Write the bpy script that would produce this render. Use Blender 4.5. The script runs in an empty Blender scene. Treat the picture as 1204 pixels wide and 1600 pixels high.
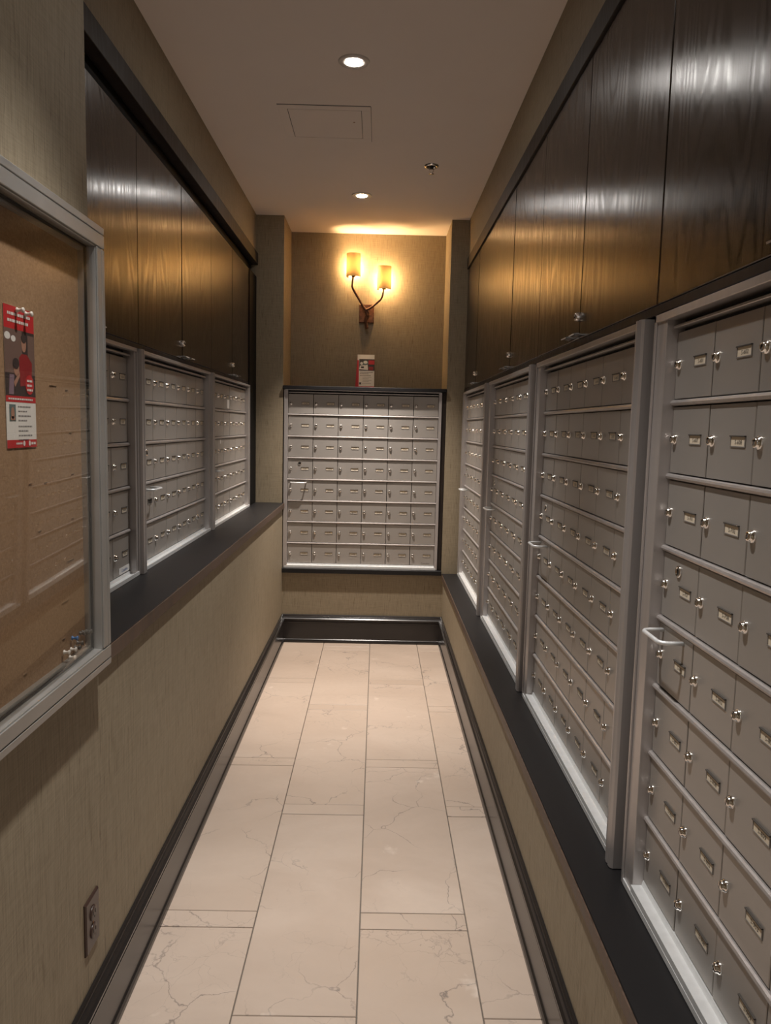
import bpy, bmesh, math, random
from mathutils import Vector, Matrix

random.seed(7)
S = bpy.context.scene
C = S.collection
PI = math.pi

# ------------------------------------------------------------------ camera
def make_camera():
    f, pitch, yaw, roll, h = 1191.9453, .1113, .0127, .023, 1.40
    c, s = math.cos(yaw), math.sin(yaw)
    x = Vector((c, -s, 0)); fw = Vector((s, c, 0)); up = Vector((0, 0, 1))
    c, s = math.cos(pitch), math.sin(pitch)
    d = c * fw - s * up
    u = s * fw + c * up
    c, s = math.cos(roll), math.sin(roll)
    R = c * x + s * u
    U = -s * x + c * u
    cam = bpy.data.cameras.new('camera')
    cam.sensor_fit = 'VERTICAL'; cam.sensor_height = 24; cam.lens = f / 1600 * 24
    cam.clip_start = .02; cam.clip_end = 50
    o = bpy.data.objects.new('camera', cam); C.objects.link(o)
    m = Matrix((R, U, -d)).transposed().to_4x4()
    m.translation = Vector((0, 0, h))
    o.matrix_world = m
    S.camera = o
make_camera()

# ------------------------------------------------------------------ world, lights, exposure
DOWN_W = 182.0          # each recessed downlight
LENS_E = 240.0          # radiance of a downlight's lens
SCONCE_W = 14.0         # each bulb of the wall sconce
COOL = (1.0, .965, .93)
WARM = (1.0, .63, .29)
W = bpy.data.worlds.new('world'); S.world = W; W.use_nodes = True
bg = W.node_tree.nodes['Background']
bg.inputs[0].default_value = (1.0, .92, .86, 1); bg.inputs[1].default_value = .46
S.view_settings.view_transform = 'Standard'; S.view_settings.look = 'None'
S.view_settings.gamma = 1; S.view_settings.use_curve_mapping = False
S.view_settings.exposure = -0.30

# ------------------------------------------------------------------ room numbers (metres)
XL, XR = -.594, .441           # lower walls
XLU, XRU = -.767, .536         # wall face above the cabinets
D, DN = 4.836, 5.236           # end wall and the niche behind it
ZC = 2.668
YB = -1.6                      # corridor carries on behind the camera
ZLL, ZLR, ZLB = .905, .468, .487   # ledge tops: left, right, back

# ------------------------------------------------------------------ material helpers
def new_mat(name):
    m = bpy.data.materials.new(name); m.use_nodes = True
    nt = m.node_tree
    return m, nt, nt.nodes['Principled BSDF']

def N(nt, typ, **kw):
    n = nt.nodes.new(typ)
    for k, v in kw.items(): setattr(n, k, v)
    return n

def L(nt, a, b): nt.links.new(a, b)

def simple(name, col, rough=.5, metal=0., spec=.5, coat=0.):
    m, nt, b = new_mat(name)
    b.inputs['Base Color'].default_value = (*col, 1)
    b.inputs['Roughness'].default_value = rough
    b.inputs['Metallic'].default_value = metal
    b.inputs['Specular IOR Level'].default_value = spec
    b.inputs['Coat Weight'].default_value = coat
    return m

def noise(nt, vec, scale, detail=2., rough=.5, dist=0.):
    n = N(nt, 'ShaderNodeTexNoise')
    n.inputs['Scale'].default_value = scale; n.inputs['Detail'].default_value = detail
    n.inputs['Roughness'].default_value = rough; n.inputs['Distortion'].default_value = dist
    L(nt, vec, n.inputs['Vector'])
    return n.outputs['Fac']

def mapping(nt, vec, scale, loc=(0, 0, 0)):
    n = N(nt, 'ShaderNodeMapping')
    n.inputs['Scale'].default_value = scale; n.inputs['Location'].default_value = loc
    L(nt, vec, n.inputs['Vector'])
    return n.outputs['Vector']

def ramp(nt, fac, stops):
    n = N(nt, 'ShaderNodeValToRGB')
    el = n.color_ramp.elements
    while len(el) < len(stops): el.new(.5)
    for e, (p, c) in zip(el, stops):
        e.position = p; e.color = (*c, 1) if len(c) == 3 else c
    L(nt, fac, n.inputs[0])
    return n.outputs[0]

def math_n(nt, op, a, b=None):
    n = N(nt, 'ShaderNodeMath', operation=op)
    for i, v in enumerate((a, b)):
        if v is None: continue
        if isinstance(v, (int, float)): n.inputs[i].default_value = v
        else: L(nt, v, n.inputs[i])
    return n.outputs[0]

def mixc(nt, fac, a, b, blend='MIX'):
    n = N(nt, 'ShaderNodeMix', data_type='RGBA', blend_type=blend)
    if isinstance(fac, (int, float)): n.inputs[0].default_value = fac
    else: L(nt, fac, n.inputs[0])
    for i, v in ((6, a), (7, b)):
        if isinstance(v, tuple): n.inputs[i].default_value = (*v, 1)
        else: L(nt, v, n.inputs[i])
    return n.outputs[2]

def bump(nt, b, h, strength=.2, dist=.002):
    n = N(nt, 'ShaderNodeBump')
    n.inputs['Strength'].default_value = strength; n.inputs['Distance'].default_value = dist
    L(nt, h, n.inputs['Height']); L(nt, n.outputs[0], b.inputs['Normal'])

def objvec(nt, rnd=True):
    tc = N(nt, 'ShaderNodeTexCoord')
    if not rnd: return tc.outputs['Object']
    oi = N(nt, 'ShaderNodeObjectInfo')
    a = N(nt, 'ShaderNodeVectorMath', operation='SCALE')
    a.inputs[0].default_value = (13.7, 7.3, 9.1); L(nt, oi.outputs['Random'], a.inputs['Scale'])
    ad = N(nt, 'ShaderNodeVectorMath', operation='ADD')
    L(nt, tc.outputs['Object'], ad.inputs[0]); L(nt, a.outputs[0], ad.inputs[1])
    return ad.outputs[0]

def make_wallpaper():
    m, nt, b = new_mat('grasscloth wallpaper')
    v = objvec(nt, False)
    threads = noise(nt, mapping(nt, v, (420, 420, 14)), 1, 3, .6)
    weft = noise(nt, mapping(nt, v, (16, 16, 520)), 1, 3, .6)
    cloud = noise(nt, v, 6, 3)
    slub = noise(nt, mapping(nt, v, (110, 110, 9)), 1, 4, .7)
    s = math_n(nt, 'ADD', math_n(nt, 'MULTIPLY', threads, .62), math_n(nt, 'MULTIPLY', weft, .38))
    col = ramp(nt, s, [(.30, (.165, .130, .084)), (.5, (.278, .227, .154)), (.72, (.372, .311, .222))])
    col = mixc(nt, ramp(nt, slub, [(.30, (1, 1, 1)), (.42, (0, 0, 0))]), col, (.145, .110, .064))
    col = mixc(nt, math_n(nt, 'MULTIPLY', cloud, .35), col, (.29, .24, .16))
    L(nt, col, b.inputs['Base Color'])
    b.inputs['Roughness'].default_value = .62
    b.inputs['Specular IOR Level'].default_value = .35
    bump(nt, b, s, .35, .0015)
    return m

def make_wood(name, dark, light, rough=.20, aniso=.66, ringscale=1., spec=.62):
    m, nt, b = new_mat(name)
    v = objvec(nt)
    fib = noise(nt, mapping(nt, v, (300, 300, 5)), 1, 5, .7)
    fib2 = noise(nt, mapping(nt, v, (70, 70, 1.6)), 1, 4, .6)
    low = noise(nt, mapping(nt, v, (5.0 * ringscale, 5.0 * ringscale, .85)), 1, 1.5, .4)
    ring = math_n(nt, 'SINE', math_n(nt, 'MULTIPLY', low, 130))
    ring = math_n(nt, 'MULTIPLY', math_n(nt, 'ADD', ring, 1), .5)
    ring = math_n(nt, 'POWER', ring, 2.5)
    f = math_n(nt, 'ADD', math_n(nt, 'MULTIPLY', fib, .52), math_n(nt, 'MULTIPLY', fib2, .30))
    f = math_n(nt, 'ADD', math_n(nt, 'ADD', f, .22), math_n(nt, 'MULTIPLY', ring, -.24))
    col = ramp(nt, f, [(.34, dark), (.72, light)])
    L(nt, col, b.inputs['Base Color'])
    L(nt, math_n(nt, 'ADD', math_n(nt, 'MULTIPLY', f, .26), rough - .12), b.inputs['Roughness'])
    b.inputs['Anisotropic'].default_value = aniso
    t = N(nt, 'ShaderNodeTangent', direction_type='RADIAL', axis='Z')
    L(nt, t.outputs[0], b.inputs['Tangent'])
    b.inputs['Specular IOR Level'].default_value = spec
    bump(nt, b, math_n(nt, 'ADD', math_n(nt, 'MULTIPLY', fib, .8), math_n(nt, 'MULTIPLY', ring, -.09)), .20, .0008)
    return m

def make_marble():
    m, nt, b = new_mat('cream marble')
    v = objvec(nt)
    big = noise(nt, mapping(nt, v, (1.6, 3.2, 1)), 1, 4, .55, .6)
    fine = noise(nt, v, 38, 5, .65)
    oi = N(nt, 'ShaderNodeObjectInfo')
    base = ramp(nt, big, [(.30, (.47, .370, .295)), (.55, (.54, .435, .355)), (.78, (.61, .505, .42))])
    base = mixc(nt, math_n(nt, 'MULTIPLY', oi.outputs['Random'], .40), base, (.51, .395, .305))
    base = mixc(nt, math_n(nt, 'MULTIPLY', fine, .30), base, (.44, .345, .28))
    warp = N(nt, 'ShaderNodeTexNoise'); warp.inputs['Scale'].default_value = 6.5; warp.inputs['Detail'].default_value = 7
    L(nt, v, warp.inputs['Vector'])
    sc = N(nt, 'ShaderNodeVectorMath', operation='MULTIPLY_ADD')
    L(nt, warp.outputs['Color'], sc.inputs[0]); sc.inputs[1].default_value = (.22, .22, .22); L(nt, v, sc.inputs[2])
    vo = N(nt, 'ShaderNodeTexVoronoi', feature='DISTANCE_TO_EDGE'); vo.inputs['Scale'].default_value = 4.2
    L(nt, sc.outputs[0], vo.inputs['Vector'])
    vein = ramp(nt, vo.outputs['Distance'], [(.0, (1, 1, 1)), (.010, (0, 0, 0))])
    mask = ramp(nt, noise(nt, v, 3.3, 3, .6), [(.46, (0, 0, 0)), (.60, (1, 1, 1))])
    vm = math_n(nt, 'MULTIPLY', vein, mask)
    col = mixc(nt, math_n(nt, 'MULTIPLY', vm, .85), base, (.17, .14, .125))
    vo2 = N(nt, 'ShaderNodeTexVoronoi', feature='DISTANCE_TO_EDGE'); vo2.inputs['Scale'].default_value = 11
    L(nt, sc.outputs[0], vo2.inputs['Vector'])
    vein2 = ramp(nt, vo2.outputs['Distance'], [(.0, (1, 1, 1)), (.014, (0, 0, 0))])
    mask2 = ramp(nt, noise(nt, v, 2.1, 3, .6, .3), [(.48, (0, 0, 0)), (.66, (1, 1, 1))])
    col = mixc(nt, math_n(nt, 'MULTIPLY', math_n(nt, 'MULTIPLY', vein2, mask2), .7), col, (.26, .21, .18))
    pale = ramp(nt, noise(nt, v, 5.5, 4, .6), [(.66, (0, 0, 0)), (.72, (1, 1, 1))])
    col = mixc(nt, math_n(nt, 'MULTIPLY', pale, .35), col, (.82, .73, .64))
    L(nt, col, b.inputs['Base Color'])
    L(nt, math_n(nt, 'ADD', math_n(nt, 'MULTIPLY', fine, .12), .30), b.inputs['Roughness'])
    b.inputs['Specular IOR Level'].default_value = .4
    bump(nt, b, big, .08, .004)
    return m

def make_metal(name, col, rough, metal, streak=(1, 1, 1), amt=.06):
    m, nt, b = new_mat(name)
    v = objvec(nt)
    n = noise(nt, mapping(nt, v, streak), 1, 3)
    d = tuple(max(0, c * (1 - amt)) for c in col); l = tuple(c * (1 + amt) for c in col)
    L(nt, ramp(nt, n, [(.3, d), (.7, l)]), b.inputs['Base Color'])
    L(nt, math_n(nt, 'ADD', math_n(nt, 'MULTIPLY', n, .08), rough - .04), b.inputs['Roughness'])
    b.inputs['Metallic'].default_value = metal
    return m

def make_cork():
    m, nt, b = new_mat('cork board')
    v = objvec(nt, False)
    n1 = noise(nt, v, 260, 3, .7); n2 = noise(nt, mapping(nt, v, (5, 5, 40)), 1, 3)
    col = ramp(nt, n1, [(.3, (.24, .140, .072)), (.55, (.33, .205, .115)), (.75, (.40, .26, .155))])
    col = mixc(nt, math_n(nt, 'MULTIPLY', n2, .35), col, (.29, .175, .095))
    L(nt, col, b.inputs['Base Color']); b.inputs['Roughness'].default_value = .8
    bump(nt, b, n1, .2, .001)
    return m

def make_glass():
    m = bpy.data.materials.new('clear pane'); m.use_nodes = True
    nt = m.node_tree; nt.nodes.clear()
    out = N(nt, 'ShaderNodeOutputMaterial'); mx = N(nt, 'ShaderNodeMixShader')
    tr = N(nt, 'ShaderNodeBsdfTransparent'); tr.inputs[0].default_value = (.97, .96, .94, 1)
    gl = N(nt, 'ShaderNodeBsdfGlossy'); gl.inputs['Roughness'].default_value = .015
    lw = N(nt, 'ShaderNodeLayerWeight'); lw.inputs['Blend'].default_value = .5
    fr = math_n(nt, 'ADD', math_n(nt, 'MULTIPLY', math_n(nt, 'POWER', lw.outputs['Facing'], 5.), .80), .035)
    L(nt, fr, mx.inputs[0]); L(nt, tr.outputs[0], mx.inputs[1]); L(nt, gl.outputs[0], mx.inputs[2])
    L(nt, mx.outputs[0], out.inputs[0])
    return m

def make_shade():
    m = bpy.data.materials.new('amber lamp shade'); m.use_nodes = True
    nt = m.node_tree; nt.nodes.clear()
    out = N(nt, 'ShaderNodeOutputMaterial'); mx = N(nt, 'ShaderNodeMixShader'); mx.inputs[0].default_value = .45
    df = N(nt, 'ShaderNodeBsdfDiffuse'); df.inputs[0].default_value = (.80, .68, .44, 1)
    tl = N(nt, 'ShaderNodeBsdfTranslucent'); tl.inputs[0].default_value = (.92, .78, .50, 1)
    L(nt, df.outputs[0], mx.inputs[1]); L(nt, tl.outputs[0], mx.inputs[2]); L(nt, mx.outputs[0], out.inputs[0])
    return m

def emit(name, col, st):
    m = bpy.data.materials.new(name); m.use_nodes = True
    nt = m.node_tree; b = nt.nodes['Principled BSDF']
    b.inputs['Base Color'].default_value = (*col, 1)
    b.inputs['Emission Color'].default_value = (*col, 1); b.inputs['Emission Strength'].default_value = st
    return m

def make_plaster():
    m, nt, b = new_mat('matte ceiling paint')
    v = objvec(nt, False)
    n = noise(nt, v, 3, 3)
    L(nt, ramp(nt, n, [(.3, (.79, .71, .65)), (.7, (.81, .73, .67))]), b.inputs['Base Color'])
    b.inputs['Roughness'].default_value = .9; b.inputs['Specular IOR Level'].default_value = .2
    bump(nt, b, noise(nt, v, 220, 3), .06, .001)
    return m

def make_brown():
    m, nt, b = new_mat('rusty bronze')
    v = objvec(nt)
    n = noise(nt, v, 45, 4, .7)
    L(nt, ramp(nt, n, [(.35, (.075, .032, .018)), (.65, (.20, .085, .045))]), b.inputs['Base Color'])
    b.inputs['Roughness'].default_value = .5; b.inputs['Metallic'].default_value = .35
    bump(nt, b, n, .5, .003)
    return m

M = dict(
    paper=make_wallpaper(), plaster=make_plaster(), marble=make_marble(),
    wood=make_wood('espresso stained oak', (.0060, .0040, .0034), (.034, .020, .0135)),
    trimwood=make_wood('espresso stained trim', (.010, .0065, .0052), (.022, .014, .010), .52, .2, 1., .35),
    edge=make_wood('brown ledge edge', (.050, .028, .017), (.105, .062, .040), .5, 0.),
    ledge=simple('black ledge laminate', (.0095, .0088, .0095), .45, 0, .32),
    pitch=simple('near black gap shade', (.0035, .003, .0028), .7, 0, .15),  # deep shade of the gaps by the left doors put into the colour
    black=simple('black lacquered moulding', (.013, .011, .011), .26, 0, .6),
    grout=simple('grey grout', (.16, .135, .11), .85),
    door=make_metal('grey mailbox door', (.405, .375, .345), .42, .50, (5, 5, 2), .03),
    alu=make_metal('satin aluminium', (.51, .475, .46), .36, .6, (60, 60, 1.5), .06),
    dark=simple('dark cavity', (.012, .011, .010), .7),
    chrome=simple('polished chrome', (.80, .77, .73), .12, 1.),
    slot=simple('black keyhole', (.01, .01, .01), .5),
    card=simple('cream card', (.66, .57, .44), .7),
    cardrim=simple('card window rim', (.24, .22, .20), .5, .3),
    ink=simple('dark ink and rim shade', (.05, .042, .035), .7),
    sill=make_metal('aluminium in lit tone', (.74, .75, .75), .40, .35, (60, 60, 1.5), .04),  # lighter copy of the aluminium, downlight on the sills put into its colour
    cork=make_cork(), glass=make_glass(),
    boardalu=make_metal('grey board aluminium', (.44, .43, .41), .42, .75, (20, 2, 20), .04),
    red=simple('red print', (.50, .022, .028), .5), white=simple('white print', (.72, .70, .68), .55),
    paperwhite=simple('white paper', (.74, .72, .69), .6),
    photodark=simple('photo dark', (.045, .032, .032), .5), photobrown=simple('photo brown', (.16, .10, .085), .5),
    skin=simple('photo skin', (.38, .20, .14), .5), sweater=simple('photo red knit', (.26, .018, .022), .5),
    lilac=simple('photo lilac', (.22, .15, .19), .5), teal=simple('photo teal', (.11, .16, .16), .5),
    greytext=simple('grey print', (.22, .21, .21), .6), blue=simple('blue print', (.05, .12, .32), .5),
    rust=make_brown(), shade=make_shade(), bulb=emit('lit bulb', (1, .66, .32), 90.),
    lens=emit('lit lens', (1., .95, .90), LENS_E),
    lightring=simple('white light trim', (.60, .55, .50), .4),
    pinclear=simple('clear pin plastic', (.75, .72, .68), .2), pinblue=simple('blue pin plastic', (.04, .16, .42), .3),
    pingrey=simple('grey pin plastic', (.10, .09, .08), .4), steel=simple('pin steel', (.35, .20, .12), .4, .8),
    outlet=simple('brown outlet plastic', (.045, .024, .018), .35),
)

# ------------------------------------------------------------------ mesh helpers
class MB:
    def __init__(self): self.v = []; self.f = []; self.m = []; self.sm = []
    def add(self, vs, fs, mi=0, smooth=False, mat=None):
        o = len(self.v)
        for p in vs:
            p = Vector(p)
            if mat is not None: p = mat @ p
            self.v.append(tuple(p))
        for f in fs:
            self.f.append(tuple(i + o for i in f)); self.m.append(mi); self.sm.append(smooth)
    def box(self, x0, x1, y0, y1, z0, z1, mi=0):
        self.add([(x0, y0, z0), (x1, y0, z0), (x1, y1, z0), (x0, y1, z0), (x0, y0, z1), (x1, y0, z1), (x1, y1, z1), (x0, y1, z1)],
                 [(0, 3, 2, 1), (4, 5, 6, 7), (0, 1, 5, 4), (1, 2, 6, 5), (2, 3, 7, 6), (3, 0, 4, 7)], mi)
    def plate(self, x0, x1, z0, z1, yb, yf, c, mi=0):
        """plate whose front (at yf, towards -y) has a chamfer c"""
        a = [(x0, yb, z0), (x1, yb, z0), (x1, yb, z1), (x0, yb, z1)]
        m_ = [(x0, yf + c, z0), (x1, yf + c, z0), (x1, yf + c, z1), (x0, yf + c, z1)]
        f_ = [(x0 + c, yf, z0 + c), (x1 - c, yf, z0 + c), (x1 - c, yf, z1 - c), (x0 + c, yf, z1 - c)]
        fs = [(0, 3, 2, 1)[::1]]
        for k in (0, 4):
            for i in range(4):
                j = (i + 1) % 4
                fs.append((k + i, k + j, k + j + 4, k + i + 4))
        fs.append((8, 9, 10, 11))
        self.add(a + m_ + f_, fs, mi)
    def prism(self, prof, axis, a, b, mi=0, smooth=False):
        """closed 2-D profile extruded along axis ('X','Y' or 'Z') from a to b"""
        n = len(prof)
        def P(p, t):
            if axis == 'Y': return (p[0], t, p[1])
            if axis == 'X': return (t, p[0], p[1])
            return (p[0], p[1], t)
        self.add([P(p, a) for p in prof] + [P(p, b) for p in prof],
                 [(i, (i + 1) % n, n + (i + 1) % n, n + i) for i in range(n)] + [tuple(range(n - 1, -1, -1)), tuple(range(n, 2 * n))], mi, smooth)
    def tube(self, pts, rad, seg=8, mi=0, caps=True):
        pts = [Vector(p) for p in pts]
        rad = rad if isinstance(rad, (list, tuple)) else [rad] * len(pts)
        vs = []; ref = None
        for i, p in enumerate(pts):
            t = (pts[min(i + 1, len(pts) - 1)] - pts[max(i - 1, 0)]).normalized()
            if ref is None:
                ref = Vector((0, 0, 1)) if abs(t.z) < .9 else Vector((1, 0, 0))
            u = (ref - t * ref.dot(t)).normalized(); w = t.cross(u); ref = u
            for k in range(seg):
                a = 2 * PI * k / seg
                vs.append(p + (u * math.cos(a) + w * math.sin(a)) * rad[i])
        fs = [(i * seg + k, i * seg + (k + 1) % seg, (i + 1) * seg + (k + 1) % seg, (i + 1) * seg + k) for i in range(len(pts) - 1) for k in range(seg)]
        if caps: fs += [tuple(range(seg - 1, -1, -1)), tuple((len(pts) - 1) * seg + k for k in range(seg))]
        self.add(vs, fs, mi, True)
    def lathe(self, prof, seg=16, mi=0, mat=None, smooth=True, a0=0., a1=2 * PI):
        """profile of (radius, height) turned about z"""
        full = abs(a1 - a0 - 2 * PI) < 1e-6
        ns = seg if full else seg + 1
        vs = [(r * math.cos(a0 + (a1 - a0) * k / seg), r * math.sin(a0 + (a1 - a0) * k / seg), h) for r, h in prof for k in range(ns)]
        fs = []
        for i in range(len(prof) - 1):
            for k in range(seg):
                k2 = (k + 1) % ns
                fs.append((i * ns + k, i * ns + k2, (i + 1) * ns + k2, (i + 1) * ns + k))
        self.add(vs, fs, mi, smooth, mat)
    def quad(self, x0, x1, z0, z1, y, mi=0):
        self.add([(x0, y, z0), (x1, y, z0), (x1, y, z1), (x0, y, z1)], [(0, 1, 2, 3)], mi)
    def disc(self, cx, cz, rx, rz, y, mi=0, n=14):
        self.add([(cx + rx * math.cos(2 * PI * k / n), y, cz + rz * math.sin(2 * PI * k / n)) for k in range(n)], [tuple(range(n))], mi)
    def mesh(self, name, mats):
        me = bpy.data.meshes.new(name)
        me.from_pydata(self.v, [], self.f)
        for mt in (mats if isinstance(mats, (list, tuple)) else [mats]): me.materials.append(mt)
        me.polygons.foreach_set('material_index', self.m)
        me.polygons.foreach_set('use_smooth', self.sm)
        bm = bmesh.new(); bm.from_mesh(me); bmesh.ops.recalc_face_normals(bm, faces=bm.faces); bm.to_mesh(me); bm.free()
        me.update()
        return me

def add_obj(name, me, parent=None, loc=(0, 0, 0), rot=None):
    o = bpy.data.objects.new(name, me); C.objects.link(o)
    o.location = loc
    if rot: o.rotation_euler = rot
    if parent: o.parent = parent
    return o

def build(name, mb, mats, parent=None, loc=(0, 0, 0), rot=None):
    return add_obj(name, mb.mesh(name, mats), parent, loc, rot)

def bevel(o, w=.002, seg=1):
    md = o.modifiers.new('bevel', 'BEVEL'); md.width = w; md.segments = seg; md.limit_method = 'ANGLE'
    return o

def tag(o, label, cat, group=None, kind=None):
    o['label'] = label; o['category'] = cat
    if group: o['group'] = group
    if kind: o['kind'] = kind
    return o

def thing(name, label, cat, loc=(0, 0, 0), rz=0., group=None):
    o = bpy.data.objects.new(name, None); C.objects.link(o)
    o.empty_display_size = .05
    o.location = loc; o.rotation_euler = (0, 0, rz)
    return tag(o, label, cat, group)

def struct(name, mb, mats):
    o = build(name, mb, mats); o['kind'] = 'structure'; return o

# letters: one small flat mesh per character, kept as plain vertex lists
GLYPH = {}
def glyph(ch):
    if ch not in GLYPH:
        cu = bpy.data.curves.new('glyph', 'FONT'); cu.body = ch; cu.size = 1; cu.resolution_u = 2
        o = bpy.data.objects.new('glyph', cu); C.objects.link(o)
        bpy.context.view_layer.update()
        me = o.to_mesh()
        GLYPH[ch] = ([tuple(v.co) for v in me.vertices], [tuple(p.vertices) for p in me.polygons],
                     max([v.co.x for v in me.vertices] + [.25]) + .06)
        o.to_mesh_clear()
        bpy.data.objects.remove(o); bpy.data.curves.remove(cu)
    return GLYPH[ch]

def text(mb, s, x, z, y, size, mi=0, centre=True):
    w = sum(glyph(c)[2] for c in s) * size
    if centre: x -= w / 2
    for c in s:
        vs, fs, adv = glyph(c)
        mb.add([(x + a * size, y, z + b_ * size) for a, b_, _ in vs], fs, mi)
        x += adv * size

# ================================================================== SETTING
# floor: a grout bed with every marble slab and strip its own piece
mb = MB(); mb.box(-.70, .60, YB, 5.0, -.06, -.006)
floor = struct('floor', mb, M['grout'])
edges = [-.590, -.317, -.020, .283, .438]
starts = [1.995, 1.602, 1.995, 1.602]
G = .0016
tile_cache = {}
def tile(x0, x1, y0, y1):
    key = (round(x1 - x0, 4), round(y1 - y0, 4))
    if key not in tile_cache:
        hx, hy = (x1 - x0) / 2, (y1 - y0) / 2; c = .0012
        t = MB()
        t.add([(-hx, -hy, -.010), (hx, -hy, -.010), (hx, hy, -.010), (-hx, hy, -.010),
               (-hx, -hy, -c), (hx, -hy, -c), (hx, hy, -c), (-hx, hy, -c),
               (-hx + c, -hy + c, 0), (hx - c, -hy + c, 0), (hx - c, hy - c, 0), (-hx + c, hy - c, 0)],
              [(0, 3, 2, 1)] + [(k + i, k + (i + 1) % 4, k + (i + 1) % 4 + 4, k + i + 4) for k in (0, 4) for i in range(4)] + [(8, 9, 10, 11)])
        tile_cache[key] = t.mesh('floor_tile', M['marble'])
    add_obj('floor_tile', tile_cache[key], floor, ((x0 + x1) / 2, (y0 + y1) / 2, random.uniform(-.0004, .0003)))
for i in range(4):
    x0, x1 = edges[i] + (G if i else 0), edges[i + 1] - (G if i < 3 else 0)
    cuts = [YB]
    k = -5
    while True:
        s = starts[i] + 1.024 * k; k += 1
        if s + .073 <= YB + .02: continue
        if s > D - .03: break
        cuts += [s, min(s + .073, D - .01)]
    cuts.append(D - .004)
    for a, b in zip(cuts, cuts[1:]):
        if b - a > .012: tile(x0, x1, a + G, b - G)

# ceiling
mb = MB(); mb.box(-1.25, 1.25, YB, 5.7, ZC, ZC + .1)
ceiling = struct('ceiling', mb, M['plaster'])

# walls
mb = MB()
mb.box(-1.25, XL, 1.602, D, 0, ZLL - .036)
mb.box(-1.25, XL, YB, 1.602, 0, ZC)
mb.box(-1.25, XLU, 1.602, D, 2.438, ZC)
mb.box(-1.25, -.96, 1.602, D, ZLL - .036, 2.438)
struct('wall_left', mb, M['paper'])
mb = MB()
mb.box(XR, 1.25, YB, D, 0, ZLR - .032)
mb.box(XRU, 1.25, YB, D, 2.441, ZC)
mb.box(.80, 1.25, YB, D, ZLR - .032, 2.441)
struct('wall_right', mb, M['paper'])
mb = MB()
XN0, XN1 = -.597, .429
mb.box(-1.25, XN0, D, 5.7, 0, ZC)
mb.box(XN1, 1.25, D, 5.7, 0, ZC)
mb.box(XN0, XN1, DN, 5.7, 0, ZC)
mb.box(XN0, XN1, D, DN, 0, ZLB - .030)
struct('wall_back', mb, M['paper'])

# baseboards: shoe, tall flat, grooved moulding and cap, as one profile (distance from wall, height)
BP = [(0, 0), (.020, 0), (.020, .012), (.017, .020), (.013, .024), (.013, .128), (.017, .131), (.018, .137), (.014, .141),
      (.014, .145), (.021, .149), (.022, .157), (.016, .163), (.012, .170), (.009, .172), (.009, .179), (.006, .183), (0, .183)]
mb = MB(); mb.prism([(XL + a, b) for a, b in BP], 'Y', YB, D); struct('baseboard_left', mb, M['black'])
mb = MB(); mb.prism([(XR - a, b) for a, b in BP], 'Y', YB, D); struct('baseboard_right', mb, M['black'])
mb = MB(); mb.prism([(D - a, b) for a, b in BP], 'X', XL, XR); struct('baseboard_back', mb, M['black'])

# stained trim boards
def trim(n, boxes, mat='trimwood'):
    mb = MB()
    for b_ in boxes: mb.box(*b_)
    return bevel(struct('trim_%d' % n, mb, M[mat]), .0015)
trim(1, [(-.80, -.755, 1.604, D - .001, 2.369, 2.438)])              # header over left cabinets
trim(2, [(.530, .60, YB, D - .001, 2.375, 2.441)])                   # header over right cabinets
trim(3, [(-.86, -.765, 4.586, D - .002, ZLL + .001, 2.300)], 'pitch')         # filler beside the left column, blackened as the gap's shade
trim(4, [(-.86, -.800, 1.604, D - .002, 2.300, 2.368)], 'pitch')              # recessed filler over the left doors, blackened as an open gap in shade
trim(5, [(-.86, -.770, 1.604, 4.583, 1.628, 1.644)])                 # rail under left doors
trim(6, [(.538, .62, YB, D - .002, 1.628, 1.646)])                   # rail under right doors
trim(7, [(.545, .62, 4.800, D - .002, ZLR + .001, 1.626)])           # filler beside the right column

# ================================================================== LEDGES
def ledge(label, top, edge, em='edge'):
    o = thing('ledge', label, 'ledge')
    mb = MB(); mb.box(*top); bevel(build('top', mb, M['ledge'], o), .0015)
    mb = MB(); mb.box(*edge); e = build('edge_band', mb, M[em], o)
    if em == 'edge': e['label'] = 'brown wood front edge'
    return o
ledge('black topped ledge under the left wall mailboxes', (-.94, -.586, 1.604, D - .001, ZLL - .034, ZLL), (-.585, -.582, 1.604, D - .001, ZLL - .034, ZLL - .001))
ledge('long black ledge under the four right wall mailbox panels', (.434, .78, YB, D - .001, ZLR - .030, ZLR), (.430, .433, YB, D - .046, ZLR - .030, ZLR - .001))
ledge('short black ledge under the mailbox panel on the end wall', (XN0 + .001, .428, 4.815, DN - .002, ZLB - .029, ZLB), (XN0 + .001, .428, 4.811, 4.814, ZLB - .029, ZLB - .001), 'ledge')
mb = MB(); mb.box(XN0 + .001, XN1 - .001, 4.812, DN - .002, 1.622, 1.642)
tag(bevel(build('cap_shelf', mb, M['ledge']), .0015), 'dark wood shelf capping the mailbox panel on the end wall', 'shelf')

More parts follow.
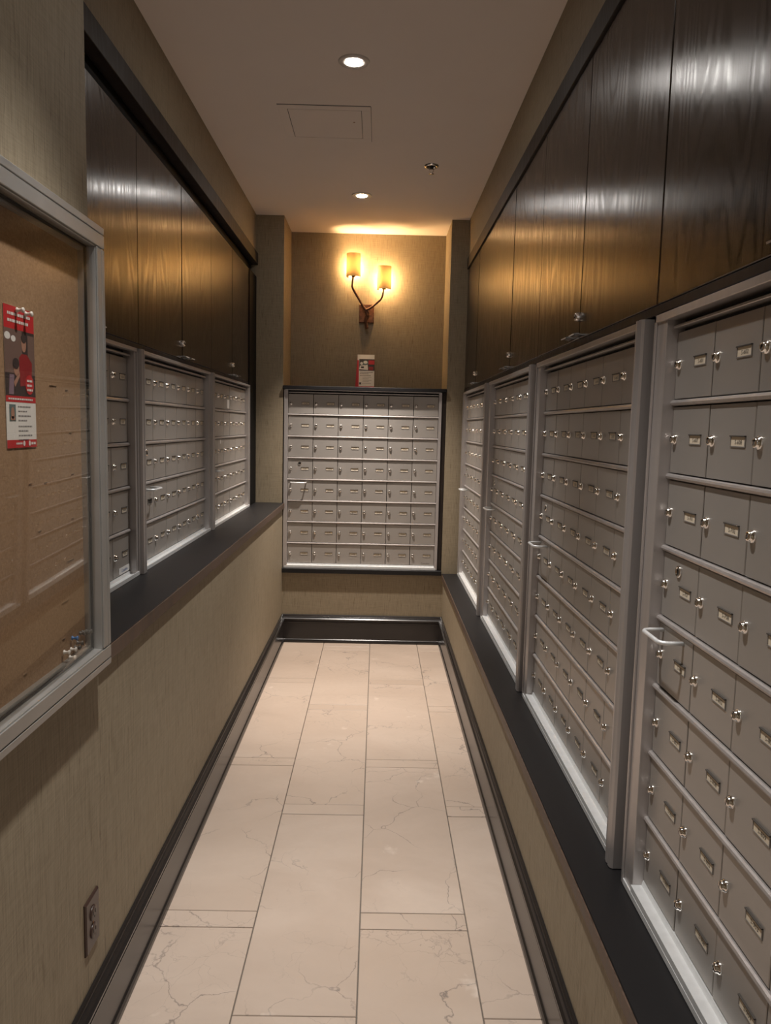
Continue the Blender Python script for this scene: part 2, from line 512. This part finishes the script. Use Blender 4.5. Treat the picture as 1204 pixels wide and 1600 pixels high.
# ================================================================== MAILBOX PANELS
CW, RH = .158, .1365
DP = .022                                  # doors sit this far behind the frame face
def door_mesh():
    mb = MB()
    mb.plate(.0015, CW - .0015, .0075, RH - .0075, .014, 0, .0012)
    return mb.mesh('compartment_door', M['door'])
def lock_mesh():
    mb = MB()
    R90 = Matrix.Rotation(PI / 2, 4, 'X')
    mb.lathe([(.0105, 0), (.0105, .0015), (.0095, .0035), (.0080, .0042), (.0078, .0075), (.0062, .0092), (.0030, .0098), (0, .0098)], 14, 0, R90)
    mb.box(-.0008, .0008, -.0100, -.0090, -.0040, .0040, 1)
    return mb.mesh('lock', [M['chrome'], M['slot']])
def rail_mesh(n):
    mb = MB()
    prof = [(.012, -.0052), (-.001, -.0052), (-.0046, -.0036), (-.0060, 0), (-.0046, .0036), (-.001, .0052), (.012, .0052)]
    mb.prism(prof, 'X', 0, n * CW)
    return mb.mesh('shelf_rail', M['alu'])
def handle_mesh():
    mb = MB()
    pts = [(0, 0, 0), (0, -.026, 0), (.004, -.036, 0), (.012, -.041, 0), (.083, -.041, 0), (.091, -.036, 0), (.095, -.026, 0), (.095, 0, 0)]
    mb.tube(pts, .0042, 8)
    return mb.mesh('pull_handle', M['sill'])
def master_mesh():
    mb = MB()
    R90 = Matrix.Rotation(PI / 2, 4, 'X')
    mb.lathe([(.0115, 0), (.0115, .002), (.0095, .0035), (.0080, .0035), (.0080, .0008), (0, .0008)], 16, 0, R90)
    mb.lathe([(.0079, .0009), (0, .0009)], 16, 1, R90)
    return mb.mesh('master_lock', [M['chrome'], M['slot']])
DOOR, LOCK, HANDLE, MASTER = door_mesh(), lock_mesh(), handle_mesh(), master_mesh()
RAIL = {}

def card_mesh(s, filled=True):
    mb = MB()
    w, h = .049, .0185
    t = .0022
    mb.plate(0, w, 0, t, .001, -.0012, .0004, 1); mb.plate(0, w, h - t, h, .001, -.0030, .0004, 2)  # top rim coloured dark as the shadow along the card's upper edge
    mb.plate(0, t, t, h - t, .001, -.0012, .0004, 1); mb.plate(w - t, w, t, h - t, .001, -.0012, .0004, 1)
    mb.quad(t, w - t, t, h - t, -.0003, 0 if filled else 2)
    if filled and s: text(mb, s, w * .54, .0048, -.0006, .0098, 2)
    return mb.mesh('number_card', [M['card'], M['cardrim'], M['ink']])

def panel(label, loc, rz, ncol, nrow, sl, sr, handle_row, letter, first_floor, post=True, blue=False, blank=None, hd=.030, sd=.030):
    """loc = lower left corner of the door field at the frame face"""
    t = thing('mailbox_panel', label, 'mailbox panel', loc, rz, 'mailbox panels')
    Wd, Hd = ncol * CW, nrow * RH
    # aluminium surround: stiles, hooded head, sill with a lip
    mb = MB()
    for a, b in ((-sl, 0), (Wd, Wd + sr)):
        o_ = a < 0
        mb.box(a, b, 0, .10, -sd, Hd + hd)
        lip = (a, a + .008) if o_ else (b - .008, b)
        mb.box(lip[0], lip[1], -.004, 0, -sd, Hd + hd)
    mb.box(-sl, Wd + sr, -.004, .10, Hd + .016, Hd + hd)
    mb.box(0, Wd, .012, .10, Hd, Hd + .005)
    bevel(build('frame', mb, M['alu'], t), .001)
    mb = MB()
    mb.box(-sl + .009, Wd + sr - .009, -.0035, -.0005, -sd, -sd + .012)
    mb.box(.0005, Wd - .0005, -.003, .10, -sd, -.004)
    mb.prism([(DP - .004, -.004), (DP + .02, -.004), (DP + .02, .0055), (DP - .001, .0055)], 'X', .0005, Wd - .0005)
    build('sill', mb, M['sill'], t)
    mb = MB(); mb.box(0, Wd, .034, .20, -.005, Hd + .016)
    build('cabinet_body', mb, M['dark'], t)
    if post:
        mb = MB()
        x0 = Wd + sr + .003
        prof = [(x0, .03), (x0, -.008), (x0 + .004, -.013), (x0 + .016, -.015), (x0 + .024, -.012), (x0 + .028, -.015), (x0 + .038, -.013), (x0 + .042, -.008), (x0 + .042, .03)]
        mb.prism(prof, 'Z', -sd, Hd + hd)
        build('mullion_post', mb, M['alu'], t)
    if ncol not in RAIL: RAIL[ncol] = rail_mesh(ncol)
    for r in range(1, nrow):
        add_obj('shelf_rail', RAIL[ncol], t, (0, DP - .001, Hd - r * RH))
    for r in range(nrow):
        for c in range(ncol):
            d = add_obj('compartment_door', DOOR, t, (c * CW, DP + random.uniform(-.0006, .0006), Hd - (r + 1) * RH))
            add_obj('lock', LOCK, d, (.0175, 0, RH - .067))
            s = '%s-%d%02d' % (letter, first_floor + (c + r * ncol) // 12, (c + r * ncol) % 12 + 1)
            cd = add_obj('number_card', card_mesh(s, (r, c) != blank), d, (.084, -.0005, RH - .0755))
            if (r, c) == blank: cd['label'] = 'empty black card slot'
    add_obj('master_lock', MASTER, t, (.075, DP, Hd - (handle_row - 1) * RH - .033))
    add_obj('pull_handle', HANDLE, t, (.022, DP - .001, Hd - handle_row * RH - .019))
    mb = MB()
    mb.box(0, .098, -.0008, 0, 0, .020, 0); text(mb, 'Canadex', .049, .005, -.0011, .0155, 1)
    k = build('maker_label', mb, [M['white'], M['blue']] if blue else [M['door'], M['ink']], t, (Wd - .106, DP - .0002, .010))
    k['label'] = 'small printed maker label'
    return t

ZT = 1.5925
XFR_, XFL_ = .531, -.762
RY = [4.735, 3.636, 2.537, 1.436]
RLAB = ['grey mailbox panel at the far end of the right wall', 'second grey mailbox panel from the far end of the right wall',
        'third grey mailbox panel along the right wall, beside the closest one', 'closest and largest looking mailbox panel on the right wall']
for i, y in enumerate(RY):
    panel(RLAB[i], (XFR_, y, ZT - 8 * RH), -PI / 2, 6, 8, .055 if i else .060, .010, 4, 'S', 6 + 4 * (i % 3), post=True)
SX = .036
LY = [(1.630, 5, 'nearest left wall mailbox panel, half hidden by the notice board'), (2.530, 6, 'middle left wall mailbox panel with one empty black card slot'),
      (3.600, 6, 'left wall mailbox panel at the far end, white note on its top row')]
LP = []
for i, (y, n, lab) in enumerate(LY):
    LP.append(panel(lab, (XFL_, y, 1.600 - 5 * RH), PI / 2, n, 5, .036 if i else .026, .025, 3, 'N', 3 + 3 * i, post=i < 2, blue=i == 0, blank=(3, 0) if i == 1 else None, hd=.026, sd=.011))
panel('pinkish grey mailbox panel facing the camera on the end wall', (-.566, 4.838, 1.600 - 8 * RH), 0, 6, 8, .024, .018, 4, 'S', 2, post=False, hd=.021, sd=.020)
# white note stuck on the far left panel
mb = MB(); mb.box(0, .060, -.0007, 0, 0, .046); n_ = build('sticky_note', mb, M['paperwhite'], LP[2], (.40, DP - .0005, 4 * RH + .012)); n_['label'] = 'small blank white sticker'
mb = MB(); mb.box(0, .026, -.0007, 0, 0, .020); n_ = build('sticky_note', mb, M['paperwhite'], LP[2], (.22, DP - .0005, 3 * RH - .030)); n_['label'] = 'torn white sticker scrap'

# dark wood cheeks either side of the end wall panel
trim(8, [(.4015, XN1 - .001, 4.842, 5.20, ZLB + .001, 1.621)])
trim(9, [(XN0 + .001, -.5915, 4.842, 5.20, ZLB + .001, 1.621)])

# ================================================================== WALL CABINETS
def tab_handle():
    mb = MB()
    prof = [(.006, .004), (.006, .001), (-.012, -.001), (-.022, .002), (-.032, .000), (-.033, .003), (-.022, .0052), (-.012, .0025)]
    mb.prism(prof, 'X', -.026, .026)
    return mb.mesh('tab_handle', M['chrome'])
TAB = tab_handle()
def cablock_mesh():
    mb = MB(); R90 = Matrix.Rotation(PI / 2, 4, 'X')
    mb.lathe([(.0125, 0), (.0125, .004), (.0110, .010), (.0100, .0125), (.0075, .0135), (.0070, .0115), (0, .0115)], 18, 0, R90)
    mb.box(-.001, .001, -.0122, -.0112, -.005, .005, 1)
    return mb.mesh('cabinet_lock', [M['chrome'], M['slot']])
CLOCK = cablock_mesh()
def cabinet(label, x, rz, ys, zb, zt, locked=True):
    """ys: the three door edges along the wall, in the order seen left to right"""
    sgn = -1 if rz < 0 else 1
    t = thing('wall_cabinet', label, 'cabinet', (x, ys[0], zb), rz, 'wall cabinets')
    w = [abs(a - ys[0]) for a in ys]
    H = zt - zb
    mb = MB(); mb.box(.002, w[2] - .002, .024, .18, .002, H - .002)
    build('carcass', mb, M['dark'], t)
    for k in (0, 1):
        a, b = w[k] + .0022, w[k + 1] - .0022
        mb = MB(); cx = (a + b) / 2
        mb.plate(a - cx, b - cx, 0, H, .021, 0, .0015)
        d = build('door', mb, M['wood'], t, (cx, random.uniform(-.0008, .0008), 0))
        hx = (w[1] - .042 if k == 0 else w[1] + .042) - cx
        add_obj('tab_handle', TAB, d, (hx, 0, .002))
        if k == 0 and locked: add_obj('cabinet_lock', CLOCK, d, (b - cx - .004, 0, .058))
    return t
RB = [4.833, 3.742, 2.634, 1.515, .40]; RM = [4.300, 3.187, 2.093, .965]
RCL = ['dark wood cabinet farthest along the right wall', 'dark wood cabinet glowing amber, second from the far end on the right',
       'dark wood cabinet with a deep gap and lock, third along the right wall', 'closest dark wood cabinet on the right, with arched grain']
for i in range(4):
    cabinet(RCL[i], .538, -PI / 2, [RB[i], RM[i], RB[i + 1]], 1.648, 2.371)
LB = [(1.606, 2.045, 2.496), (2.496, 3.044, 3.571), (3.571, 4.078, 4.583)]
LCL = ['dark wood cabinet on the left beside the notice board', 'middle dark wood cabinet on the left wall with amber glow', 'dark wood cabinet at the far end of the left wall']
for i in range(3):
    cabinet(LCL[i], -.770, PI / 2, LB[i], 1.646, 2.298)

# ================================================================== NOTICE BOARD
BX = .040
bl, br, bz0, bz1 = .42, 1.580, .889, 1.779
nb = thing('notice_board', 'aluminium framed cork notice board with clear front on the left wall', 'notice board', (XL, bl, bz0), PI / 2)
BW, BH, FW = br - bl, bz1 - bz0, .043
def frame_rail(x0, x1, z0, z1, horiz, lo):
    mb = MB()
    mb.box(x0, x1, -BX + .003, -.001, z0, z1)
    g = .014
    if horiz:
        o_ = (z0, z0 + g - .0012) if lo else (z1 - g + .0012, z1)
        i_ = (z0 + g + .0012, z1 - .003) if lo else (z0 + .003, z1 - g - .0012)
        mb.box(x0, x1, -BX, -BX + .003, *o_); mb.box(x0, x1, -BX, -BX + .003, *i_)
    else:
        o_ = (x0, x0 + g - .0012) if lo else (x1 - g + .0012, x1)
        i_ = (x0 + g + .0012, x1 - .003) if lo else (x0 + .003, x1 - g - .0012)
        mb.box(*o_, -BX, -BX + .003, z0, z1); mb.box(*i_, -BX, -BX + .003, z0, z1)
    bevel(build('frame_rail', mb, M['boardalu'], nb), .0008)
frame_rail(0, BW, 0, FW, True, True); frame_rail(0, BW, BH - FW, BH, True, False)
frame_rail(0, FW, FW, BH - FW, False, True); frame_rail(BW - FW, BW, FW, BH - FW, False, False)
mb = MB(); mb.box(FW, BW - FW, -.006, -.001, FW, BH - FW); build('cork_panel', mb, M['cork'], nb)
# inner stops with a dark channel for the pane
mb = MB()
for z0, z1 in ((FW, FW + .010), (BH - FW - .010, BH - FW)): mb.box(FW, BW - FW, -.016, -.006, z0, z1)
for x0, x1 in ((FW, FW + .010), (BW - FW - .010, BW - FW)): mb.box(x0, x1, -.016, -.006, FW + .010, BH - FW - .010)
build('inner_stop', mb, M['boardalu'], nb)
mb = MB()
for z0, z1 in ((FW, FW + .004), (BH - FW - .004, BH - FW)): mb.box(FW, BW - FW, -.0200, -.016, z0, z1)
for x0, x1 in ((FW, FW + .004), (BW - FW - .004, BW - FW)): mb.box(x0, x1, -.0200, -.016, FW + .004, BH - FW - .004)
build('gasket', mb, M['slot'], nb)
# the pane is a thin acrylic sheet that bows a little towards its lower far corner
mb = MB(); nx, nz = 24, 24
x0, x1, z0, z1 = FW + .001, BW - FW - .001, FW + .001, BH - FW - .001
for side in (0, 1):
    vs = []
    for j in range(nz + 1):
        for i in range(nx + 1):
            u, v = i / nx, j / nz
            q = max(0., (u - .35) / .65)
            bow = .0020 * math.sin(PI * u) * math.sin(PI * v) - .0095 * q * q * (1 - v) ** 2
            vs.append((x0 + (x1 - x0) * u, -.0320 - bow + side * .002, z0 + (z1 - z0) * v))
    mb.add(vs, [(j * (nx + 1) + i, j * (nx + 1) + i + 1, (j + 1) * (nx + 1) + i + 1, (j + 1) * (nx + 1) + i) for j in range(nz) for i in range(nx)], 0, True)
build('clear_pane', mb, M['glass'], nb)
for (y, z) in ((1.40, 1.46), (1.46, 1.455), (1.475, 1.375), (1.30, 1.29), (1.36, 1.288), (1.48, 1.296), (1.33, 1.205), (1.475, 1.21), (1.46, 1.13), (1.43, 1.055), (1.42, .985), (1.26, .97)):
    ln = random.choice((.012, .012, .030))
    mb = MB(); mb.box(-ln / 2, ln / 2, -.0012, 0, -.0004, .0004)
    build('staple', mb, M['chrome'], nb, (y - bl, -.006, z - bz0))

# poster pinned to the cork (units: metres from its lower left corner)
PX = XL + .0065
ps = thing('poster', 'tall red and white poster with a photo of two people', 'poster', (PX, 1.221, 1.352), PI / 2)
PW, PH = .105, .226
mb = MB(); mb.box(0, PW, -.0008, 0, 0, PH); build('sheet', mb, M['paperwhite'], ps)
def bars(mb, x, z, w, n, dz, h, y, mi, cut=.7):
    for i in range(n):
        xx = x; end = x + w * (1 if i % 2 == 0 else cut)
        while xx < end:
            l = random.uniform(.004, .010)
            mb.quad(xx, min(xx + l, end), z - i * dz - h, z - i * dz, y, mi); xx += l + .0016
mb = MB(); Y1, Y2, Y3 = -.0010, -.0013, -.0016
mb.quad(0, PW, .190, PH, Y1, 0); mb.quad(0, PW, .074, .084, Y1, 0); mb.quad(0, PW, 0, .013, Y1, 0)
bars(mb, .012, .216, .080, 2, .011, .0045, Y2, 1, .9); bars(mb, .008, .0805, .085, 1, .01, .0028, Y2, 1)
mb.disc(.058, .0068, .0038, .0046, Y2, 1); mb.disc(.078, .0068, .0038, .0046, Y2, 1); bars(mb, .030, .0085, .022, 1, .01, .003, Y2, 1); bars(mb, .084, .0085, .016, 1, .01, .004, Y2, 1)
build('red_print', mb, [M['red'], M['white']], ps)['label'] = 'red bands with white lettering'
mb = MB()
mb.quad(0, PW, .084, .190, Y1, 0); mb.quad(0, .060, .120, .190, -.0011, 1); mb.quad(.080, PW, .120, .185, -.0011, 1)
mb.disc(.010, .178, .010, .006, Y2, 5); mb.disc(.030, .175, .008, .005, Y2, 5)
mb.disc(.066, .170, .0085, .014, Y2, 2); mb.disc(.066, .179, .009, .008, Y3, 0)                      # standing figure
mb.add([(.048, Y2, .146), (.058, Y2, .153), (.076, Y2, .153), (.094, Y2, .140), (.092, Y2, .104), (.050, Y2, .100)], [(0, 1, 2, 3, 4, 5)], 3)
mb.disc(.038, .128, .009, .012, Y2, 2); mb.disc(.036, .136, .011, .009, Y3, 0)                        # seated figure
mb.add([(.010, Y2, .086), (.014, Y2, .118), (.030, Y2, .118), (.026, Y2, .086)], [(0, 1, 2, 3)], 4)
mb.add([(.028, Y2, .106), (.048, Y2, .124), (.050, Y2, .117), (.032, Y2, .098)], [(0, 1, 2, 3)], 2)
mb.disc(.083, .104, .0155, .0165, Y3, 6)
bars(mb, .073, .112, .020, 3, .0075, .0035, -.0019, 5, .9)
build('photo_print', mb, [M['photodark'], M['photobrown'], M['skin'], M['sweater'], M['lilac'], M['white'], M['red']], ps)['label'] = 'photo of a figure in red and a seated figure'
mb = MB()
mb.quad(.010, .032, .043, .070, Y1, 1); mb.disc(.021, .056, .006, .010, Y2, 2); mb.quad(.014, .029, .045, .051, Y2, 2)
bars(mb, .040, .068, .045, 4, .0075, .0022, Y1, 0); bars(mb, .040, .036, .050, 4, .0075, .0022, Y1, 0)
build('small_print', mb, [M['greytext'], M['teal'], M['skin']], ps)

# push pins
def pin(name, label, y, z, mat, group, drop=0.):
    t = thing(name, label, 'push pin', (XL + .0062, y, z), PI / 2, group)
    mb = MB(); R90 = Matrix.Rotation(PI / 2, 4, 'X')
    mb.lathe([(0, .003), (.0042, .003), (.0045, .0045), (.0026, .006), (.0026, .0105), (.0044, .0125), (.0046, .0145), (.0030, .0155), (0, .0155)], 12, 0, R90)
    build('head', mb, M[mat], t)
    mb = MB(); mb.tube([(0, .004, 0), (0, -.003, 0)], .0006, 6); build('shaft', mb, M['steel'], t)
G1 = 'clear pins by the lower corner of the notice board'
pin('push_pin', 'clear pin through the top of the poster, left of two', 1.262, 1.573, 'pinclear', None)
pin('push_pin', 'clear pin through the top of the poster, right of two', 1.292, 1.571, 'pinclear', None)
for lab, y, z in (('leftmost clear pin low in the notice board', 1.412, .962), ('clear pin directly below the blue pin', 1.444, .958),
                  ('clear pin lowest but one, under the blue pin', 1.438, .944), ('lowest clear pin, just above the bottom frame rail', 1.474, .925)):
    pin('push_pin', lab, y, z, 'pinclear', G1)
pin('push_pin', 'single blue pin low in the notice board', 1.452, .978, 'pinblue', None)
for lab, y, z in (('grey pin nearest the blue pin, set lowest of the grey ones', 1.464, .956), ('grey pin second from the blue pin', 1.476, .962), ('first grey pin of the upper row in the board corner', 1.490, .977),
                  ('second grey pin of the upper row in the board corner', 1.503, .976), ('third grey pin of the upper row in the board corner', 1.514, .973), ('grey pin tucked against the right frame rail', 1.524, .972)):
    pin('push_pin', lab, y, z, 'pingrey', 'grey pins in the lower corner of the notice board')

# ================================================================== OUTLET
t = thing('power_outlet', 'dark brown duplex power outlet low on the left wall', 'outlet', (XL, 1.538, .3295), PI / 2)
mb = MB(); mb.plate(-.037, .037, -.058, .058, 0, -.006, .003); build('cover_plate', mb, M['outlet'], t)
for z in (-.020, .020):
    mb = MB()
    mb.lathe([(.0165, 0), (.0165, .0022), (.015, .003), (0, .003)], 18, 0, Matrix.Translation((0, -.006, z)) @ Matrix.Rotation(PI / 2, 4, 'X'))
    mb.box(-.0068, -.0050, -.0096, -.009, z - .002, z + .006, 1); mb.box(.0050, .0068, -.0096, -.009, z - .002, z + .006, 1)
    mb.lathe([(.0024, 0), (0, .0003)], 8, 1, Matrix.Translation((0, -.0092, z - .008)) @ Matrix.Rotation(PI / 2, 4, 'X'))
    build('receptacle', mb, [M['outlet'], M['slot']], t)
mb = MB(); mb.lathe([(.003, 0), (.0028, .0012), (0, .0014)], 10, 0, Matrix.Translation((0, -.006, 0)) @ Matrix.Rotation(PI / 2, 4, 'X')); build('screw', mb, M['steel'], t)

# ================================================================== CEILING FITTINGS
def downlight(x, y, label, col, k=1.):
    t = thing('recessed_downlight', label, 'downlight', (x, y, ZC), 0, 'recessed ceiling downlights')
    mb = MB(); mb.lathe([(.056, 0), (.055, -.003), (.052, -.0045), (.048, -.0035), (.044, -.0042), (.038, -.0036), (.0285, -.0042), (.0285, 0)], 36)
    build('trim_ring', mb, M['lightring'], t)
    mb = MB(); mb.lathe([(.028, -.001), (.028, -.0046), (0, -.0046)], 28); build('lens', mb, M['lens'], t)
    li = bpy.data.lights.new('downlight_beam', 'SPOT'); li.energy = DOWN_W * k; li.color = col
    li.spot_size = math.radians(73); li.spot_blend = .85; li.shadow_soft_size = .028
    o = bpy.data.objects.new('downlight_beam', li); C.objects.link(o); o.parent = t; o.location = (0, 0, -.012)
downlight(-.11, 2.830, 'round recessed downlight nearest the camera in view', COOL)
downlight(-.115, 4.384, 'round recessed downlight near the end wall sconce', (1.0, .90, .81), 2.1)
downlight(-.11, 1.276, 'round recessed downlight almost overhead, above the notice board', COOL)
downlight(-.11, -.278, 'round recessed downlight behind the viewpoint', COOL)

t = thing('access_panel', 'square painted access panel in the ceiling', 'access panel', (-.243, 3.395, ZC))
mb = MB(); a, b_ = .188, .150
c_ = b_ + .0005
for x0, x1, y0, y1 in ((-a, a, -a, -c_), (-a, a, c_, a), (-a, -c_, -c_, c_), (c_, a, -c_, c_)): mb.box(x0, x1, y0, y1, -.0025, 0)
bevel(build('frame', mb, M['plaster'], t), .001)
mb = MB(); mb.box(-b_ + .0025, b_ - .0025, -b_ + .003, b_ - .0025, -.0020, -.0003); build('hatch', mb, M['plaster'], t)
mb = MB(); mb.box(-a, a, -a - .0035, -a, -.0012, 0); mb.box(a, a + .0018, -a, a, -.0012, 0)
for q in (-1, 1): mb.box(-b_, b_, q * b_ - .0015, q * b_ + .0015, -.0006, 0); mb.box(q * b_ - .0015, q * b_ + .0015, -b_, b_, -.0006, 0)
build('joint_line', mb, M['slot'], t)
mb = MB(); mb.lathe([(.004, -.002), (.004, -.003), (0, -.0032)], 10, 0, Matrix.Translation((.117, -.03, 0))); build('latch', mb, M['steel'], t)

t = thing('fire_sprinkler', 'chrome fire sprinkler head in the ceiling', 'sprinkler', (.235, 3.877, ZC))
mb = MB(); mb.lathe([(.036, 0), (.035, -.004), (.030, -.008), (.024, -.006), (.020, -.002), (.0, -.001)], 26); build('escutcheon', mb, M['chrome'], t)
mb = MB(); mb.lathe([(.0199, -.0022), (0, -.0022)], 20); mb.lathe([(.010, -.002), (.010, -.014), (.006, -.016), (0, -.016)], 14); build('body', mb, M['slot'], t)
mb = MB()
for s in (-1, 1): mb.tube([(.008 * s, 0, -.014), (.011 * s, 0, -.024), (.002 * s, 0, -.034)], .002, 6)
mb.lathe([(0, -.034), (.003, -.034), (.003, -.038), (.013, -.038), (.0135, -.0392), (0, -.0392)], 16); build('deflector', mb, M['chrome'], t)

# ================================================================== WALL SCONCE
t = thing('wall_sconce', 'two branch rustic wall sconce with lit amber shades', 'wall lamp', (-.0905, DN, 2.149))
mb = MB(); mb.plate(-.050, .050, -.060, .060, -.001, -.020, .003); build('back_plate', mb, M['rust'], t)
def branch(pts, r):
    P = [Vector(p) for p in pts]; out = []; rr = []
    for i in range(len(P) - 1):
        for k in range(4):
            f = k / 4
            p0 = P[max(i - 1, 0)]; p1 = P[i]; p2 = P[i + 1]; p3 = P[min(i + 2, len(P) - 1)]
            out.append(.5 * ((2 * p1) + (p2 - p0) * f + (2 * p0 - 5 * p1 + 4 * p2 - p3) * f * f + (3 * p1 - p0 - 3 * p2 + p3) * f ** 3))
            rr.append((r[0] + (r[1] - r[0]) * (i + f) / (len(P) - 1)) * random.uniform(.85, 1.15))
    out.append(P[-1]); rr.append(r[1])
    mb = MB(); mb.tube(out, rr, 8); return mb
S1 = (-.090, -.068, .226); S2 = (.113, -.068, .150)          # shade bottoms
build('branch_arm', branch([(.005, -.030, -.100), (-.006, -.046, -.040), (.010, -.050, .000), (-.020, -.058, .035), (-.055, -.066, .090), (-.092, -.069, .150), (-.098, -.068, .180), (-.090, -.068, .240)], (.0105, .0058)), M['rust'], t)
build('branch_arm', branch([(-.008, -.040, -.060), (.008, -.054, -.020), (-.008, -.056, .012), (.028, -.060, .032), (.075, -.066, .070), (.100, -.068, .100), (.112, -.068, .165)], (.0100, .0058)), M['rust'], t)
for s in (S1, S2):
    # an open ended shade, wrapped three quarters of the way round, its open side to the wall
    H_, R_ = .148, .047
    mb = MB(); a0, a1 = math.radians(138), math.radians(348)
    mb.lathe([(R_, 0), (R_, H_ * .25), (R_, H_ * .5), (R_, H_ * .75), (R_, H_), (R_ - .0012, H_), (R_ - .0012, 0), (R_, 0)], 36, 0, None, True, a0, a1)
    sh = build('lamp_shade', mb, M['shade'], t, s)
    mb = MB(); mb.lathe([(.0, .001), (.012, .001), (.012, .030), (0, .030)], 14); build('socket', mb, M['rust'], sh)
    mb = MB(); mb.lathe([(.005, .030), (.011, .048), (.014, .068), (.010, .088), (.003, .104), (0, .106)], 14); build('bulb', mb, M['bulb'], sh)
    li = bpy.data.lights.new('bulb_glow', 'POINT'); li.energy = SCONCE_W; li.color = WARM; li.shadow_soft_size = .016
    o = bpy.data.objects.new('bulb_glow', li); C.objects.link(o); o.parent = sh; o.location = (0, .014, .070)

# ================================================================== FLYER ON THE CAP SHELF
t = thing('flyer', 'red and white flyer standing above the end wall mailboxes', 'flyer', (-.086, DN - .060, 1.6425), math.radians(2))
t.rotation_euler = (math.radians(-9), 0, math.radians(2))
mb = MB(); mb.box(-.058, .056, -.0010, 0, 0, .238); build('front_card', mb, M['paperwhite'], t)
mb = MB(); mb.add([(-.072, .010, 0), (.052, .010, 0), (.056, .004, .236), (-.058, .004, .236), (-.072, .012, 0), (.052, .012, 0), (.056, .006, .236), (-.058, .006, .236)],
                  [(0, 1, 2, 3), (7, 6, 5, 4), (0, 4, 5, 1), (1, 5, 6, 2), (2, 6, 7, 3), (3, 7, 4, 0)])
build('back_card', mb, M['red'], t)['label'] = 'red card behind'
mb = MB(); y1, y2, y3 = -.0014, -.0018, -.0022
mb.quad(-.058, .056, 0, .024, y1, 0); mb.quad(-.058, -.048, .024, .200, y1, 0)
mb.quad(-.046, .056, .130, .208, y1, 1); mb.disc(-.004, .182, .020, .017, y2, 3); mb.disc(-.004, .186, .014, .010, y3, 2); mb.quad(.016, .056, .172, .200, y2, 0); mb.disc(-.030, .178, .010, .010, y2, 2)
mb.add([(-.046, y2, .138), (-.040, y2, .164), (.010, y2, .170), (.014, y2, .134)], [(0, 1, 2, 3)], 2); mb.quad(-.034, -.014, .146, .158, y3, 1); mb.quad(.018, .048, .134, .156, y3, 4)
bars(mb, -.040, .120, .088, 2, .010, .0035, y1, 1, .65); bars(mb, -.040, .098, .072, 1, .010, .0035, y1, 1)
bars(mb, -.022, .086, .060, 4, .010, .0022, y1, 5); mb.quad(-.044, -.032, .036, .050, y1, 1); bars(mb, -.026, .044, .06, 1, .01, .002, y1, 5)
build('front_print', mb, [M['red'], M['photodark'], M['white'], M['teal'], M['sweater'], M['greytext']], t)
